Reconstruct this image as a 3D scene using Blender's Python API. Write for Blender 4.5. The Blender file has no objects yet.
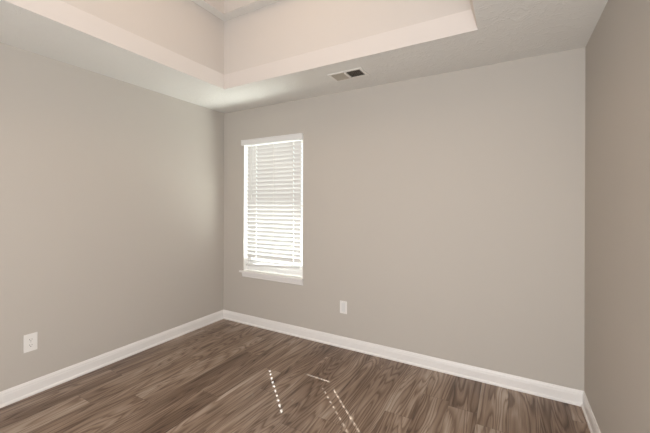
import bpy, bmesh, math, random
from mathutils import Vector, Matrix

random.seed(4)
S = bpy.context.scene
COL = S.collection

# ------------------------------------------------------------------ room numbers (metres)
XL, XR = -2.964, 0.449          # left and right wall faces
YB, YF = 2.800, -1.150          # window wall face, wall behind the camera
H = 2.44                        # ceiling height
TX0, TX1, TY0, TY1 = -2.332, -0.171, -0.55, 2.203     # lower edge of the tray
WX0, WX1, WZ0, WZ1 = -2.645, -1.838, 0.602, 2.075     # window opening
WT = 0.122                      # thickness of the window wall

# ------------------------------------------------------------------ camera
cam_data = bpy.data.cameras.new('camera')
cam = bpy.data.objects.new('camera', cam_data); COL.objects.link(cam)
FPX = 326.49
cam_data.sensor_fit = 'HORIZONTAL'; cam_data.sensor_width = 36.0
cam_data.lens = FPX / 650 * 36.0
cam_data.shift_y = -12.96 / 650
cam_data.clip_start = 0.02
yaw, roll = math.radians(29.415), math.radians(0.208)
fwd = Vector((-math.sin(yaw), math.cos(yaw), 0)); rgt = Vector((math.cos(yaw), math.sin(yaw), 0)); up = Vector((0, 0, 1))
r2 = rgt * math.cos(roll) + up * math.sin(roll); u2 = up * math.cos(roll) - rgt * math.sin(roll)
m = Matrix((r2, u2, -fwd)).transposed().to_4x4(); m.translation = Vector((0, 0, 1.3703))
cam.matrix_world = m
S.camera = cam

# ------------------------------------------------------------------ light and exposure
S.view_settings.view_transform = 'Standard'; S.view_settings.look = 'None'
S.view_settings.gamma = 1.0; S.view_settings.use_curve_mapping = False
S.view_settings.exposure = 0.10
S.cycles.use_denoising = True
S.cycles.max_bounces = 14; S.cycles.diffuse_bounces = 10; S.cycles.transparent_max_bounces = 16
S.cycles.sample_clamp_indirect = 6.0

W = bpy.data.worlds.new('overcast_daylight'); S.world = W; W.use_nodes = True
W.node_tree.nodes['Background'].inputs['Color'].default_value = (0.93, 0.97, 1.0, 1)
W.node_tree.nodes['Background'].inputs['Strength'].default_value = 1.3

SUN_DIR = Vector((1.08, -1.0, -1.10)).normalized()
sd = bpy.data.lights.new('sun', 'SUN'); sd.energy = 18.0; sd.angle = math.radians(0.53); sd.color = (1.0, 0.975, 0.93)
sun = bpy.data.objects.new('sun', sd); COL.objects.link(sun)
sun.rotation_euler = SUN_DIR.to_track_quat('-Z', 'Y').to_euler(); sun.location = (-6, 8, 7)

def area(name, loc, aim, sx, sy, power, colour):
    d = bpy.data.lights.new(name, 'AREA'); d.shape = 'RECTANGLE'; d.size = sx; d.size_y = sy
    d.energy = power; d.color = colour
    o = bpy.data.objects.new(name, d); COL.objects.link(o); o.location = loc
    o.rotation_euler = (Vector(aim) - Vector(loc)).to_track_quat('-Z', 'Y').to_euler()
    return o
# added fill lamp in front of the closed wall behind the camera
area('rear_fill', (-0.45, YF + 0.06, 1.30), (-1.2, 2.8, 1.75), 1.5, 1.9, 94.0, (0.985, 0.99, 1.0))
# added fill lamp by the right wall, brightens the left side; no window there
area('side_fill', (XR - 0.05, -0.62, 1.35), (-1.6, 0.6, 1.75), 0.85, 1.4, 33.0, (0.985, 0.99, 1.0))
# added lamp low outside, strengthens the ground bounce up through the slats
area('ground_bounce_fill', (-1.75, YB + 1.0, 0.25), (-2.30, YB, 1.45), 2.2, 0.9, 165.0, (0.985, 1.0, 0.97))
# warm uplight hidden up in the raised recess of the tray
area('tray_uplight', (-1.25, 0.85, 3.10), (-1.25, 0.851, 4.0), 1.2, 1.8, 27.0, (1.0, 0.76, 0.55))

# ------------------------------------------------------------------ materials
def mat(name, colour, rough=0.6, spec=0.4):
    ma = bpy.data.materials.new(name); ma.use_nodes = True
    b = ma.node_tree.nodes['Principled BSDF']
    b.inputs['Base Color'].default_value = (*colour, 1); b.inputs['Roughness'].default_value = rough
    b.inputs['Specular IOR Level'].default_value = spec
    return ma

def bump_noise(ma, scale, strength, dist=0.002, detail=3.0, distort=0.0, stretch=None):
    nt = ma.node_tree; b = nt.nodes['Principled BSDF']
    tc = nt.nodes.new('ShaderNodeTexCoord'); n = nt.nodes.new('ShaderNodeTexNoise'); bp = nt.nodes.new('ShaderNodeBump')
    n.inputs['Scale'].default_value = scale; n.inputs['Detail'].default_value = detail; n.inputs['Distortion'].default_value = distort
    if stretch:
        mp = nt.nodes.new('ShaderNodeMapping'); mp.inputs['Scale'].default_value = stretch
        nt.links.new(tc.outputs['Object'], mp.inputs['Vector']); nt.links.new(mp.outputs['Vector'], n.inputs['Vector'])
    else:
        nt.links.new(tc.outputs['Object'], n.inputs['Vector'])
    nt.links.new(n.outputs['Fac'], bp.inputs['Height'])
    bp.inputs['Strength'].default_value = strength; bp.inputs['Distance'].default_value = dist
    nt.links.new(bp.outputs['Normal'], b.inputs['Normal'])
    return n, bp

M_WALL = mat('greige_wall_paint', (0.486, 0.455, 0.415), 0.75, 0.25); bump_noise(M_WALL, 180, 0.12, 0.001)
M_TRAY = mat('pale_tray_paint', (0.555, 0.528, 0.503), 0.75, 0.25); bump_noise(M_TRAY, 180, 0.1, 0.001)  # slightly darkened to deepen the upper wall's shade against the band
M_BAND = mat('tray_paint_lit_band', (0.625, 0.588, 0.560), 0.7, 0.25); bump_noise(M_BAND, 180, 0.1, 0.001)  # tray paint lightened: the sloping band's stronger lighting is put into the colour
M_TRIM = mat('white_trim_paint', (0.76, 0.745, 0.73), 0.38, 0.45); bump_noise(M_TRIM, 60, 0.04, 0.001)
M_PLASTIC = mat('white_plastic', (0.76, 0.75, 0.73), 0.35, 0.5); bump_noise(M_PLASTIC, 300, 0.03, 0.0005)
M_SLAT = mat('white_blind_slat', (0.72, 0.72, 0.715), 0.4, 0.4); bump_noise(M_SLAT, 90, 0.05, 0.0005, stretch=(0.05, 1, 1))
M_CORD = mat('white_cord', (0.74, 0.73, 0.70), 0.7); bump_noise(M_CORD, 400, 0.3, 0.0006)
M_WAND = mat('clear_wand_plastic', (0.66, 0.66, 0.65), 0.2, 0.5); bump_noise(M_WAND, 200, 0.05, 0.0005)
M_VINYL = mat('white_window_vinyl', (0.80, 0.80, 0.79), 0.35, 0.5); bump_noise(M_VINYL, 120, 0.03, 0.0005)
M_DARK = mat('dark_slot', (0.03, 0.028, 0.025), 0.8); bump_noise(M_DARK, 80, 0.1, 0.001)
M_DUCT = mat('dark_duct_metal', (0.06, 0.05, 0.042), 0.6); bump_noise(M_DUCT, 50, 0.1, 0.001)
M_VENT = mat('off_white_vent_enamel', (0.74, 0.72, 0.68), 0.4); bump_noise(M_VENT, 120, 0.04, 0.0005)
M_SCREW = mat('painted_screw', (0.62, 0.61, 0.59), 0.35); bump_noise(M_SCREW, 500, 0.05, 0.0003)
M_GROUND = mat('pale_concrete_and_grass', (0.42, 0.42, 0.34), 0.9); bump_noise(M_GROUND, 6, 0.4, 0.02)

# brushed ceiling texture
M_CEIL = mat('textured_ceiling_paint', (0.70, 0.69, 0.66), 0.85, 0.2)
def ceiling_texture(ma):
    nt = ma.node_tree; b = nt.nodes['Principled BSDF']
    tc = nt.nodes.new('ShaderNodeTexCoord')
    a = nt.nodes.new('ShaderNodeTexNoise'); a.inputs['Scale'].default_value = 5.0; a.inputs['Detail'].default_value = 1.0
    add = nt.nodes.new('ShaderNodeMixRGB'); add.blend_type = 'ADD'; add.inputs['Fac'].default_value = 0.30
    n = nt.nodes.new('ShaderNodeTexNoise'); n.inputs['Scale'].default_value = 15.0; n.inputs['Detail'].default_value = 3.0; n.inputs['Distortion'].default_value = 1.6
    r = nt.nodes.new('ShaderNodeValToRGB'); r.color_ramp.elements[0].position = 0.52; r.color_ramp.elements[1].position = 0.64
    mp = nt.nodes.new('ShaderNodeMapping'); mp.inputs['Scale'].default_value = (1.0, 2.4, 1.0); mp.inputs['Rotation'].default_value = (0, 0, 0.5)
    bp = nt.nodes.new('ShaderNodeBump'); bp.inputs['Strength'].default_value = 0.34; bp.inputs['Distance'].default_value = 0.004
    nt.links.new(tc.outputs['Object'], a.inputs['Vector']); nt.links.new(tc.outputs['Object'], add.inputs['Color1'])
    nt.links.new(a.outputs['Color'], add.inputs['Color2']); nt.links.new(add.outputs['Color'], mp.inputs['Vector'])
    nt.links.new(mp.outputs['Vector'], n.inputs['Vector']); nt.links.new(n.outputs['Fac'], r.inputs['Fac'])
    nt.links.new(r.outputs['Color'], bp.inputs['Height']); nt.links.new(bp.outputs['Normal'], b.inputs['Normal'])
ceiling_texture(M_CEIL)

# clear glazing: mostly straight-through with a little mirror reflection
M_GLASS = bpy.data.materials.new('clear_window_glass'); M_GLASS.use_nodes = True
nt = M_GLASS.node_tree; nt.nodes.remove(nt.nodes['Principled BSDF'])
g_t = nt.nodes.new('ShaderNodeBsdfTransparent'); g_t.inputs['Color'].default_value = (0.95, 0.97, 0.96, 1)
g_g = nt.nodes.new('ShaderNodeBsdfGlossy'); g_g.inputs['Roughness'].default_value = 0.02
g_m = nt.nodes.new('ShaderNodeMixShader'); g_m.inputs['Fac'].default_value = 0.04
nt.links.new(g_t.outputs['BSDF'], g_m.inputs[1]); nt.links.new(g_g.outputs['BSDF'], g_m.inputs[2])
nt.links.new(g_m.outputs['Shader'], nt.nodes['Material Output'].inputs['Surface'])

# wood plank floor, planks along Y
M_FLOOR = mat('brown_grey_wood_planks', (0.15, 0.11, 0.085), 0.36, 0.45)
def plank_floor(ma):
    nt = ma.node_tree; b = nt.nodes['Principled BSDF']; L = nt.links.new
    def node(t, **kw):
        n = nt.nodes.new(t)
        for k, v in kw.items(): setattr(n, k, v)
        return n
    def math_(op, a, c=None, d=None):
        n = node('ShaderNodeMath', operation=op)
        for i, v in enumerate((a, c, d)):
            if v is None: continue
            if isinstance(v, (int, float)): n.inputs[i].default_value = v
            else: L(v, n.inputs[i])
        return n.outputs[0]
    PW, PL = 0.178, 1.22
    tc = node('ShaderNodeTexCoord'); sp = node('ShaderNodeSeparateXYZ'); L(tc.outputs['Object'], sp.inputs[0])
    x, y = sp.outputs['X'], sp.outputs['Y']
    xs = math_('DIVIDE', x, PW); row = math_('FLOOR', xs); fx = math_('FRACT', xs)
    wn = node('ShaderNodeTexWhiteNoise', noise_dimensions='1D'); L(row, wn.inputs['W'])
    ys = math_('ADD', math_('DIVIDE', y, PL), wn.outputs['Value'])
    idx = math_('FLOOR', ys); fy = math_('FRACT', ys)
    cb = node('ShaderNodeCombineXYZ'); L(row, cb.inputs[0]); L(idx, cb.inputs[1])
    pr = node('ShaderNodeTexWhiteNoise', noise_dimensions='3D'); L(cb.outputs[0], pr.inputs['Vector'])
    rnd = pr.outputs['Value']
    # growth rings: contour lines of a noise stretched along the plank
    gx = math_('MULTIPLY', x, 1.0); gy = math_('MULTIPLY', y, 0.11)
    gv = node('ShaderNodeCombineXYZ'); L(gx, gv.inputs[0]); L(gy, gv.inputs[1]); L(math_('MULTIPLY', rnd, 37.0), gv.inputs[2])
    n1 = node('ShaderNodeTexNoise'); n1.inputs['Scale'].default_value = 5.0; n1.inputs['Detail'].default_value = 2.5; n1.inputs['Roughness'].default_value = 0.42
    n1.inputs['Distortion'].default_value = 0.35
    L(gv.outputs[0], n1.inputs['Vector'])
    fv = node('ShaderNodeCombineXYZ'); L(x, fv.inputs[0]); L(math_('MULTIPLY', y, 0.03), fv.inputs[1]); L(rnd, fv.inputs[2])
    n3 = node('ShaderNodeTexNoise'); n3.inputs['Scale'].default_value = 130.0; n3.inputs['Detail'].default_value = 3.0; L(fv.outputs[0], n3.inputs['Vector'])
    ring = math_('FRACT', math_('ADD', math_('MULTIPLY', n1.outputs['Fac'], 25.0), math_('MULTIPLY', n3.outputs['Fac'], 0.5)))
    rr = node('ShaderNodeValToRGB'); L(ring, rr.inputs['Fac'])
    e = rr.color_ramp.elements; e[0].position = 0.0; e[0].color = (0, 0, 0, 1); e[1].position = 1.0; e[1].color = (0.1, 0.1, 0.1, 1)
    k = e.new(0.10); k.color = (0.15, 0.15, 0.15, 1)
    k = e.new(0.18); k.color = (0.70, 0.70, 0.70, 1)
    k = e.new(0.55); k.color = (0.95, 0.95, 0.95, 1)
    k = e.new(0.80); k.color = (0.62, 0.62, 0.62, 1)
    # broad tone streaks and fine fibres
    bv = node('ShaderNodeCombineXYZ'); L(x, bv.inputs[0]); L(math_('MULTIPLY', y, 0.12), bv.inputs[1]); L(math_('MULTIPLY', rnd, 11.0), bv.inputs[2])
    n2 = node('ShaderNodeTexNoise'); n2.inputs['Scale'].default_value = 10.0; n2.inputs['Detail'].default_value = 3.0; L(bv.outputs[0], n2.inputs['Vector'])
    t = math_('MULTIPLY', rr.outputs['Color'], 0.33)
    t = math_('ADD', t, math_('MULTIPLY', n2.outputs['Fac'], 0.95))
    t = math_('ADD', t, math_('MULTIPLY', n3.outputs['Fac'], 0.42))
    t = math_('ADD', t, math_('MULTIPLY', rnd, 0.20))
    t = math_('SUBTRACT', t, 0.495)
    cr = node('ShaderNodeValToRGB'); L(t, cr.inputs['Fac'])
    e = cr.color_ramp.elements
    e[0].position = 0.10; e[0].color = (0.060, 0.033, 0.020, 1)
    e[1].position = 0.86; e[1].color = (0.470, 0.392, 0.325, 1)
    k = e.new(0.34); k.color = (0.150, 0.096, 0.064, 1)
    k = e.new(0.58); k.color = (0.275, 0.200, 0.148, 1)
    # joints
    dx = math_('MULTIPLY', math_('MINIMUM', fx, math_('SUBTRACT', 1.0, fx)), PW)
    dy = math_('MULTIPLY', math_('MINIMUM', fy, math_('SUBTRACT', 1.0, fy)), PL)
    dd = math_('MINIMUM', dx, dy)
    j = node('ShaderNodeMapRange'); j.inputs['From Min'].default_value = 0.0004; j.inputs['From Max'].default_value = 0.0016; L(dd, j.inputs['Value'])
    mx = node('ShaderNodeMixRGB', blend_type='MULTIPLY'); mx.inputs['Fac'].default_value = 1.0
    jr = node('ShaderNodeMapRange'); jr.inputs['To Min'].default_value = 0.45; L(j.outputs['Result'], jr.inputs['Value'])
    L(cr.outputs['Color'], mx.inputs['Color1']); L(jr.outputs['Result'], mx.inputs['Color2']); L(mx.outputs['Color'], b.inputs['Base Color'])
    h = math_('ADD', j.outputs['Result'], math_('MULTIPLY', n3.outputs['Fac'], 0.25))
    bp = node('ShaderNodeBump'); bp.inputs['Strength'].default_value = 0.35; bp.inputs['Distance'].default_value = 0.0008
    L(h, bp.inputs['Height']); L(bp.outputs['Normal'], b.inputs['Normal'])
    ro = node('ShaderNodeMapRange'); ro.inputs['To Min'].default_value = 0.40; ro.inputs['To Max'].default_value = 0.28
    L(t, ro.inputs['Value']); L(ro.outputs['Result'], b.inputs['Roughness'])
plank_floor(M_FLOOR)

# ------------------------------------------------------------------ mesh helpers
def box(bm, x0, x1, y0, y1, z0, z1):
    v = [bm.verts.new(p) for p in ((x0, y0, z0), (x1, y0, z0), (x1, y1, z0), (x0, y1, z0), (x0, y0, z1), (x1, y0, z1), (x1, y1, z1), (x0, y1, z1))]
    for f in ((3, 2, 1, 0), (4, 5, 6, 7), (0, 1, 5, 4), (1, 2, 6, 5), (2, 3, 7, 6), (3, 0, 4, 7)):
        bm.faces.new([v[i] for i in f])
    return v

def obj(name, bm, material, parent=None, bevel=0.0, smooth=False, seg=2):
    bmesh.ops.recalc_face_normals(bm, faces=bm.faces[:])
    me = bpy.data.meshes.new(name); bm.to_mesh(me); bm.free()
    me.materials.append(material)
    o = bpy.data.objects.new(name, me); COL.objects.link(o)
    if parent: o.parent = parent
    if bevel:
        md = o.modifiers.new('bevel', 'BEVEL'); md.width = bevel; md.segments = seg; md.limit_method = 'ANGLE'
    if smooth:
        for p in me.polygons: p.use_smooth = True
    return o

def boxes(name, lst, material, parent=None, bevel=0.0):
    bm = bmesh.new()
    for b_ in lst: box(bm, *b_)
    return obj(name, bm, material, parent, bevel)

def struct(o):
    o['kind'] = 'structure'; return o

def thing(name, label, cat, loc, group=None):
    o = bpy.data.objects.new(name, None); COL.objects.link(o); o.location = loc
    o['label'] = label; o['category'] = cat
    if group: o['group'] = group
    return o

def extrude_profile(bm, prof, p0, p1, out0, out1):
    """prof: (distance from the wall, height); swept from p0 to p1, mitred through out0 / out1 (per unit distance)."""
    a = [bm.verts.new((p0[0] + out0[0] * d, p0[1] + out0[1] * d, z)) for d, z in prof]
    c = [bm.verts.new((p1[0] + out1[0] * d, p1[1] + out1[1] * d, z)) for d, z in prof]
    n = len(prof)
    for i in range(n):
        bm.faces.new((a[i], a[(i + 1) % n], c[(i + 1) % n], c[i]))
    bm.faces.new(a[::-1]); bm.faces.new(c)

def tube(bm, pts, r, seg=10):
    rings = []
    for i, p in enumerate(pts):
        p = Vector(p)
        d = (Vector(pts[min(i + 1, len(pts) - 1)]) - Vector(pts[max(i - 1, 0)])).normalized()
        s = d.cross(Vector((0, 1, 0.01))).normalized(); t = d.cross(s)
        rr = r[i] if isinstance(r, (list, tuple)) else r
        rings.append([bm.verts.new(p + (s * math.cos(2 * math.pi * k / seg) + t * math.sin(2 * math.pi * k / seg)) * rr) for k in range(seg)])
    for a, c in zip(rings, rings[1:]):
        for k in range(seg):
            bm.faces.new((a[k], a[(k + 1) % seg], c[(k + 1) % seg], c[k]))
    bm.faces.new(rings[0][::-1]); bm.faces.new(rings[-1])

# ------------------------------------------------------------------ setting
T = 0.12
TOP = H + 1.0
struct(boxes('floor', [(XL - T, XR + T, YF - T, YB + WT, -0.10, 0.0)], M_FLOOR))
struct(boxes('wall_left', [(XL - T, XL, YF - T, YB + WT, 0.0, H + 0.05)], M_WALL))
struct(boxes('wall_right', [(XR, XR + T, YF - T, YB + WT, 0.0, H + 0.05)], M_WALL))
struct(boxes('wall_front', [(XL, XR, YF - T, YF, 0.0, H + 0.05)], M_WALL))
def wall_with_opening():
    bm = bmesh.new()
    xs = (XL, WX0, WX1, XR); zs = (0.0, WZ0 - 0.022, WZ1, H + 0.05)
    for y, flip in ((YB, False), (YB + WT, True)):
        g = [[bm.verts.new((x, y, z)) for x in xs] for z in zs]
        for i in range(3):
            for k in range(3):
                if i == 1 and k == 1: continue
                bm.faces.new((g[i][k], g[i][k + 1], g[i + 1][k + 1], g[i + 1][k]))
        if not flip: A = g
        else: B = g
    for (a, b_) in (((1, 1), (1, 2)), ((1, 2), (2, 2)), ((2, 2), (2, 1)), ((2, 1), (1, 1))):
        bm.faces.new((A[a[0]][a[1]], A[b_[0]][b_[1]], B[b_[0]][b_[1]], B[a[0]][a[1]]))
    for i in range(3):
        bm.faces.new((A[0][i], A[0][i + 1], B[0][i + 1], B[0][i])); bm.faces.new((A[3][i], A[3][i + 1], B[3][i + 1], B[3][i]))
        bm.faces.new((A[i][0], A[i + 1][0], B[i + 1][0], B[i][0])); bm.faces.new((A[i][3], A[i + 1][3], B[i + 1][3], B[i][3]))
    return obj('wall_back', bm, M_WALL)
struct(wall_with_opening())

def ring_faces(bm, a, b):
    """quads between two rectangles a and b, each (x0, x1, y0, y1, z)"""
    def c(r): return [bm.verts.new(p) for p in ((r[0], r[2], r[4]), (r[1], r[2], r[4]), (r[1], r[3], r[4]), (r[0], r[3], r[4]))]
    p, q = c(a), c(b)
    for i in range(4):
        bm.faces.new((p[i], p[(i + 1) % 4], q[(i + 1) % 4], q[i]))
    return q
def solid_shell(name, steps, material, parent, cap=False, thick=0.03):
    bm = bmesh.new()
    for a, b_ in zip(steps, steps[1:]): q = ring_faces(bm, a, b_)
    if cap: bm.faces.new(q)
    bmesh.ops.remove_doubles(bm, verts=bm.verts[:], dist=1e-5)
    return obj(name, bm, material, parent)
def inset(d, z): return (TX0 + d, TX1 - d, TY0 + d, TY1 - d, z)
D1, Z1 = 0.033, H + 0.118       # sloping lower band of the tray
Z2 = H + 0.610                  # underside of the upper ledge
D3 = D1 + 0.088                 # ledge width
Z3 = Z2 + 0.26
bm = bmesh.new()
out = (XL - T, XR + T, YF - T, YB + WT)
xs = (out[0], TX0, TX1, out[1]); ys = (out[2], TY0, TY1, out[3])
lay = []
for z in (H, H + 0.02):
    g = [[bm.verts.new((x, y, z)) for x in xs] for y in ys]; lay.append(g)
    for i in range(3):
        for k in range(3):
            if (i, k) != (1, 1): bm.faces.new((g[i][k], g[i][k + 1], g[i + 1][k + 1], g[i + 1][k]))
for a, b_ in (((1, 1), (1, 2)), ((1, 2), (2, 2)), ((2, 2), (2, 1)), ((2, 1), (1, 1))):
    bm.faces.new((lay[0][a[0]][a[1]], lay[0][b_[0]][b_[1]], lay[1][b_[0]][b_[1]], lay[1][a[0]][a[1]]))
ceiling = struct(obj('ceiling', bm, M_CEIL))
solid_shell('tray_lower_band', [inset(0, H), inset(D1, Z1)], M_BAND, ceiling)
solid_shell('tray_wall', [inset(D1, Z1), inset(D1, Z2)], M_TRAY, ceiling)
solid_shell('tray_ledge', [inset(D1, Z2), inset(D3, Z2)], M_CEIL, ceiling)
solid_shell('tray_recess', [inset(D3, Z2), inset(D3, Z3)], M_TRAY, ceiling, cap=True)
# roof deck above, so that no daylight leaks into the tray
struct(boxes('roof', [(XL - T, XR + T, YF - T, YB + WT, Z3 + 0.10, Z3 + 0.16), (XL - T, XL - T + 0.04, YF - T, YB + WT, H, Z3 + 0.1), (XR + T - 0.04, XR + T, YF - T, YB + WT, H, Z3 + 0.1), (XL, XR, YF - T, YF - T + 0.04, H, Z3 + 0.1), (XL, XR, YB + WT - 0.04, YB + WT, H + 0.05, Z3 + 0.1)], M_TRIM))
# unseen slab added to keep the sun off the upper glass
struct(boxes('sun_blocking_slab', [(XL - 2.5, XR + 1.5, YB + WT + 0.005, 3.98, 2.50, 2.62)], M_TRIM))
struct(boxes('ground', [(-16, 12, YB + WT + 0.02, 24, -0.5, -0.4)], M_GROUND))

# baseboards with a moulded cap and quarter-round shoe
BP = [(0.0, 0.0), (0.019, 0.0), (0.019, 0.009), (0.0175, 0.014), (0.0125, 0.019), (0.0115, 0.022), (0.0115, 0.070), (0.0095, 0.077), (0.0095, 0.084), (0.0065, 0.092), (0.004, 0.100), (0.0, 0.102)]
def base(name, p0, p1, o0, o1):
    bm = bmesh.new(); extrude_profile(bm, BP, p0, p1, o0, o1); return struct(obj(name, bm, M_TRIM))
base('baseboard_left', (XL, YF), (XL, YB), (1, 1), (1, -1))
base('baseboard_back', (XL, YB), (XR, YB), (1, -1), (-1, -1))
base('baseboard_right', (XR, YB), (XR, YF), (-1, -1), (-1, 1))
base('baseboard_front', (XR, YF), (XL, YF), (-1, 1), (1, 1))

# ------------------------------------------------------------------ window
win = bpy.data.objects.new('window_1', None); COL.objects.link(win); win.location = ((WX0 + WX1) / 2, YB, WZ0); struct(win)
def wpart(o, parent=win):
    o.parent = parent
    o.matrix_parent_inverse = Matrix.Translation(-Vector(win.location)) if parent == win else Matrix()
    return o
JT = 0.004
FY0, FY1 = YB + 0.064, YB + 0.118
wpart(boxes('jamb_liner', [(WX0 - 0.002, WX0 + JT, YB - 0.001, YB + WT, WZ0, WZ1), (WX1 - JT, WX1 + 0.002, YB - 0.001, YB + WT, WZ0, WZ1), (WX0 + JT, WX1 - JT, YB - 0.001, YB + WT, WZ1 - JT, WZ1 + 0.002)], M_TRIM))
fr = 0.024
SB = WZ0 + 0.122                 # top of the lower sash rail
ZM = (WZ0 + WZ1) / 2
wpart(boxes('window_frame', [(WX0 + JT, WX0 + JT + fr, FY0, FY1, WZ0, WZ1 - JT), (WX1 - JT - fr, WX1 - JT, FY0, FY1, WZ0, WZ1 - JT), (WX0 + JT + fr, WX1 - JT - fr, FY0, FY1, WZ1 - JT - fr, WZ1 - JT), (WX0 + JT + fr, WX1 - JT - fr, FY0, FY1, WZ0, WZ0 + 0.055)], M_VINYL, None, 0.002))
sx0, sx1 = WX0 + JT + fr, WX1 - JT - fr
def sash(z0, z1, y0, y1, rb, rt):
    s = boxes('window_sash', [(sx0, sx0 + 0.022, y0, y1, z0, z1), (sx1 - 0.022, sx1, y0, y1, z0, z1), (sx0 + 0.022, sx1 - 0.022, y0, y1, z0, z0 + rb), (sx0 + 0.022, sx1 - 0.022, y0, y1, z1 - rt, z1)], M_VINYL, None, 0.002)
    wpart(s)
    g = boxes('window_pane', [(sx0 + 0.022, sx1 - 0.022, (y0 + y1) / 2 - 0.002, (y0 + y1) / 2 + 0.002, z0 + rb, z1 - rt)], M_GLASS)
    g.parent = s
sash(WZ0 + 0.055, ZM + 0.02, FY0 + 0.004, FY0 + 0.026, SB - WZ0 - 0.055, 0.04)
sash(ZM - 0.02, WZ1 - JT - fr, FY0 + 0.028, FY0 + 0.050, 0.04, 0.04)
# stool with nosed front edge, apron below
bm = bmesh.new()
sp = [(-0.052, -0.018), (-0.055, -0.012), (-0.055, -0.006), (-0.052, 0.0), (0.092, 0.0), (0.092, -0.022), (0.0, -0.022), (0.0, -0.0225), (-0.046, -0.022)]
SX0, SX1 = WX0 - 0.045, WX1 + 0.008
z0 = WZ0
def stool():
    bm = bmesh.new()
    # nosing board in front of the wall with a horn each side
    box(bm, SX0, SX1, YB - 0.030, YB, z0 - 0.020, z0)
    box(bm, WX0, WX1, YB, FY0, z0 - 0.020, z0)
    return obj('window_sill', bm, M_TRIM, None, 0.004)
wpart(stool())
bm = bmesh.new()
ap = [(0.0, z0 - 0.020), (0.016, z0 - 0.020), (0.016, z0 - 0.040), (0.012, z0 - 0.050), (0.011, z0 - 0.064), (0.006, z0 - 0.070), (0.0, z0 - 0.071)]
extrude_profile(bm, ap, (WX0 - 0.012, YB), (WX1 + 0.006, YB), (0, -1), (0, -1))
wpart(obj('window_apron', bm, M_TRIM))

# ------------------------------------------------------------------ venetian blind
BY = YB + 0.012                  # middle plane of the slats
BX0, BX1 = -2.600, -1.868
blind = thing('venetian_blind', 'white venetian blind with slats tilted half shut hanging in the only window', 'blind', ((BX0 + BX1) / 2, BY, WZ1 - 0.06))
def bpart(o):
    o.parent = blind; o.matrix_parent_inverse = Matrix.Translation(-Vector(blind.location)); return o
LAD = (-2.466, -2.215, -1.963)
SLOTS = (LAD[0], LAD[2])
SD, STK, PITCH = 0.050, 0.0028, 0.0452
TILT = math.radians(65)
ZTOP, RAILZ = WZ1 - 0.080, 0.706
def add_slat(bm, z, tilt, droll=0.0):
    xs = [BX0]
    for s in SLOTS: xs += [s - 0.0045, s + 0.0045]
    xs.append(BX1)
    ds = [-SD / 2, -0.012, 0.012, SD / 2]          # negative = room side
    crown = lambda d: 0.0012 * (1 - (2 * d / SD) ** 2)
    n0 = len(bm.verts)
    lay = []
    for off in (0, STK):
        g = []
        for x in xs:
            r = []
            for d in ds:
                hh = crown(d) + off - STK / 2
                yy = d * math.cos(tilt) + hh * math.sin(tilt)
                zz = -d * math.sin(tilt) + hh * math.cos(tilt)
                r.append(bm.verts.new((x, BY + yy, z + zz + droll * (x - BX0))))
            g.append(r)
        lay.append(g)
    nx, nd = len(xs) - 1, len(ds) - 1
    hole = lambda i, k: k == 1 and i in (1, 3)
    for i in range(nx):
        for k in range(nd):
            if hole(i, k): continue
            for g in lay: bm.faces.new((g[i][k], g[i + 1][k], g[i + 1][k + 1], g[i][k + 1]))
    a, b_ = lay
    def side(i0, k0, i1, k1): bm.faces.new((a[i0][k0], a[i1][k1], b_[i1][k1], b_[i0][k0]))
    for i in range(nx): side(i, 0, i + 1, 0); side(i, nd, i + 1, nd)
    for k in range(nd): side(0, k, 0, k + 1); side(nx, k, nx, k + 1)
    for i in (1, 3):
        side(i, 1, i + 1, 1); side(i, 2, i + 1, 2); side(i, 1, i, 2); side(i + 1, 1, i + 1, 2)
bm = bmesh.new()
z = ZTOP; zs = []
while z > RAILZ + 0.055:
    add_slat(bm, z, TILT); zs.append(z); z -= PITCH
# the last slats lie almost flat on the bottom rail, fanned a little open at the right
add_slat(bm, RAILZ + 0.030, math.radians(12), 0.012)
add_slat(bm, RAILZ + 0.016, math.radians(4), 0.004)
bpart(obj('slat_panel', bm, M_SLAT))
bm = bmesh.new()
for q in box(bm, BX0, BX1, BY - 0.025, BY + 0.025, RAILZ - 0.008, RAILZ + 0.010): q.co.z += 0.045 * (q.co.x - BX1)
bpart(obj('bottom_rail', bm, M_SLAT, None, 0.003))
bm = bmesh.new(); box(bm, BX0, BX1, YB + 0.001, BY + 0.030, WZ1 - 0.052, WZ1 - 0.008)
bpart(obj('head_rail', bm, M_VINYL, None, 0.002))
VX0, VX1 = WX0 - 0.022, WX1 + 0.004
bm = bmesh.new()
vp = [(0.012, WZ1 - 0.046), (0.022, WZ1 - 0.046), (0.024, WZ1 - 0.040), (0.024, WZ1 + 0.000), (0.028, WZ1 + 0.006), (0.028, WZ1 + 0.013), (0.001, WZ1 + 0.013), (0.001, WZ1 + 0.005), (0.012, WZ1 + 0.005)]
extrude_profile(bm, vp, (VX0, YB), (VX1, YB), (0, -1), (0, -1))
bpart(obj('valance', bm, M_SLAT))
for lx in LAD:
    bm = bmesh.new()
    tube(bm, [(lx, BY - 0.0215, ZTOP + 0.03), (lx, BY - 0.0215, RAILZ)], 0.0018, 6)
    tube(bm, [(lx, BY + 0.0215, ZTOP + 0.03), (lx, BY + 0.0215, RAILZ)], 0.0018, 6)
    bpart(obj('ladder_cord', bm, M_CORD))
bm = bmesh.new()
wx = -2.525
tube(bm, [(wx, YB - 0.010, WZ1 - 0.047), (wx + 0.002, YB - 0.020, WZ1 - 0.08), (wx + 0.010, YB - 0.022, WZ1 - 0.62), (wx + 0.010, YB - 0.022, WZ1 - 0.66)], [0.003, 0.0045, 0.0045, 0.0055], 8)
bpart(obj('tilt_wand', bm, M_WAND, None, 0, True))

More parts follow.
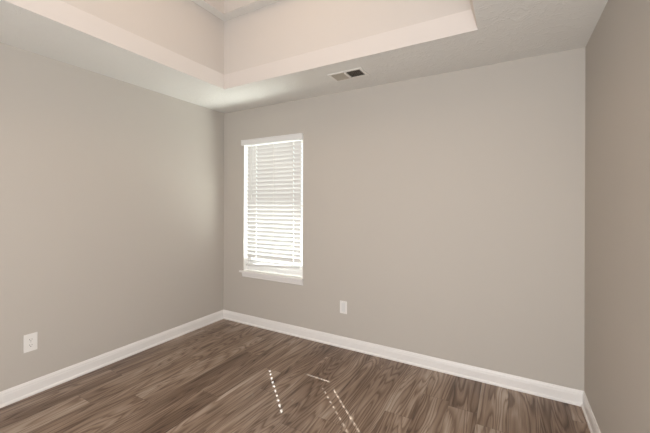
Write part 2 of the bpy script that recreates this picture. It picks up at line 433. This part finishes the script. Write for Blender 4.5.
# ------------------------------------------------------------------ wall plates
def plate_mesh(name, w, h, t, parent, ma):
    bm = bmesh.new()
    box(bm, -w / 2, w / 2, -t, 0, -h / 2, h / 2)
    return obj(name, bm, ma, parent, 0.0022, seg=3)
def receptacle(parent, zc, t):
    bm = bmesh.new()
    # rounded-top-and-bottom face
    pts = []
    R, HW, HH = 0.0172, 0.0172, 0.0142
    for k in range(40):
        a = 2 * math.pi * k / 40
        pts.append((R * math.cos(a), max(-HH, min(HH, R * math.sin(a)))))
    f = [bm.verts.new((x, -t - 0.0015, zc + z)) for x, z in pts]; b_ = [bm.verts.new((x, -t + 0.001, zc + z)) for x, z in pts]
    n = len(pts)
    bm.faces.new(f)
    for i in range(n): bm.faces.new((f[i], f[(i + 1) % n], b_[(i + 1) % n], b_[i]))
    rc = obj('receptacle', bm, M_PLASTIC, parent)
    for sx, hh in ((-0.0064, 0.0042), (0.0064, 0.0034)):
        bm = bmesh.new(); box(bm, sx - 0.0012, sx + 0.0012, -t - 0.0018, -t - 0.0005, zc + 0.0035 - hh, zc + 0.0035 + hh)
        obj('slot', bm, M_DARK, rc)
    bm = bmesh.new()
    c = [(0.0026 * math.cos(2 * math.pi * k / 12), 0.0026 * math.sin(2 * math.pi * k / 12) - 0.0078) for k in range(12)]
    a = [bm.verts.new((x, -t - 0.0018, zc + z)) for x, z in c]; b_ = [bm.verts.new((x, -t - 0.0005, zc + z)) for x, z in c]
    bm.faces.new(a)
    for i in range(12): bm.faces.new((a[i], a[(i + 1) % 12], b_[(i + 1) % 12], b_[i]))
    obj('ground_slot', bm, M_DARK, rc)
def screw(parent, zc, t):
    bm = bmesh.new(); bmesh.ops.create_uvsphere(bm, u_segments=12, v_segments=6, radius=0.0032)
    bmesh.ops.scale(bm, vec=(1, 0.35, 1), verts=bm.verts[:]); bmesh.ops.translate(bm, vec=(0, -t, zc), verts=bm.verts[:])
    obj('screw', bm, M_SCREW, parent, 0, True)

o = thing('wall_outlet', 'white duplex power outlet with two receptacles low on the left wall', 'outlet', (XL, 0.996, 0.375))
o.rotation_euler = (0, 0, math.radians(90))
plate_mesh('cover_plate', 0.078, 0.125, 0.006, o, M_PLASTIC)
receptacle(o, 0.0195, 0.006); receptacle(o, -0.0195, 0.006); screw(o, 0.0, 0.006)

o = thing('wall_jack_plate', 'white wall plate with a plain rectangular insert on the window wall above the baseboard', 'wall plate', (-1.371, YB, 0.383))
plate_mesh('cover_plate', 0.074, 0.118, 0.006, o, M_PLASTIC)
bm = bmesh.new(); box(bm, -0.020, 0.020, -0.0070, -0.004, -0.042, 0.042)
ins = obj('insert', bm, mat('grey_white_insert', (0.68, 0.68, 0.675), 0.4), o, 0.0012)
bump_noise(ins.data.materials[0], 200, 0.03, 0.0005)
screw(o, 0.0505, 0.006); screw(o, -0.0505, 0.006)

# ------------------------------------------------------------------ ceiling register
VX, VY = -1.166, 2.450
v = thing('ceiling_vent', 'off white two way air register in the ceiling between tray and window wall', 'vent', (VX, VY, H))
ow, od, iw, idp = 0.155, 0.085, 0.127, 0.062
bm = bmesh.new()
def ringbox(bm, a, b_, c, d, z0, z1):   # frame between half sizes a,b (outer) and c,d (inner)
    box(bm, -a, a, -b_, -d, z0, z1); box(bm, -a, a, d, b_, z0, z1); box(bm, -a, -c, -d, d, z0, z1); box(bm, c, a, -d, d, z0, z1)
ringbox(bm, ow, od, iw, idp, -0.006, 0.0)
obj('vent_frame', bm, M_VENT, v, 0.002)
bm = bmesh.new(); box(bm, -0.007, 0.007, -idp, idp, -0.0135, -0.0005); obj('centre_bar', bm, M_VENT, v)
bm = bmesh.new(); box(bm, -iw, iw, -idp, idp, -0.0012, -0.0004); obj('duct_opening', bm, M_DUCT, v)
def louvres(x0, x1, ang, n):
    bm = bmesh.new()
    for i in range(n):
        cx = x0 + (i + 0.5) * (x1 - x0) / n
        vs = box(bm, -0.0065, 0.0065, -idp, idp, -0.0005, 0.0005)
        bmesh.ops.rotate(bm, cent=(0, 0, 0), matrix=Matrix.Rotation(ang, 3, 'Y'), verts=vs)
        bmesh.ops.translate(bm, vec=(cx, 0, -0.006), verts=vs)
    return obj('louvre_bank', bm, M_LOUVRE, v)
M_LOUVRE = mat('tan_louvre_enamel', (0.47, 0.43, 0.36), 0.45); bump_noise(M_LOUVRE, 120, 0.04, 0.0005)
louvres(-iw, -0.006, math.radians(-42), 9)
louvres(0.006, iw, math.radians(42), 9)
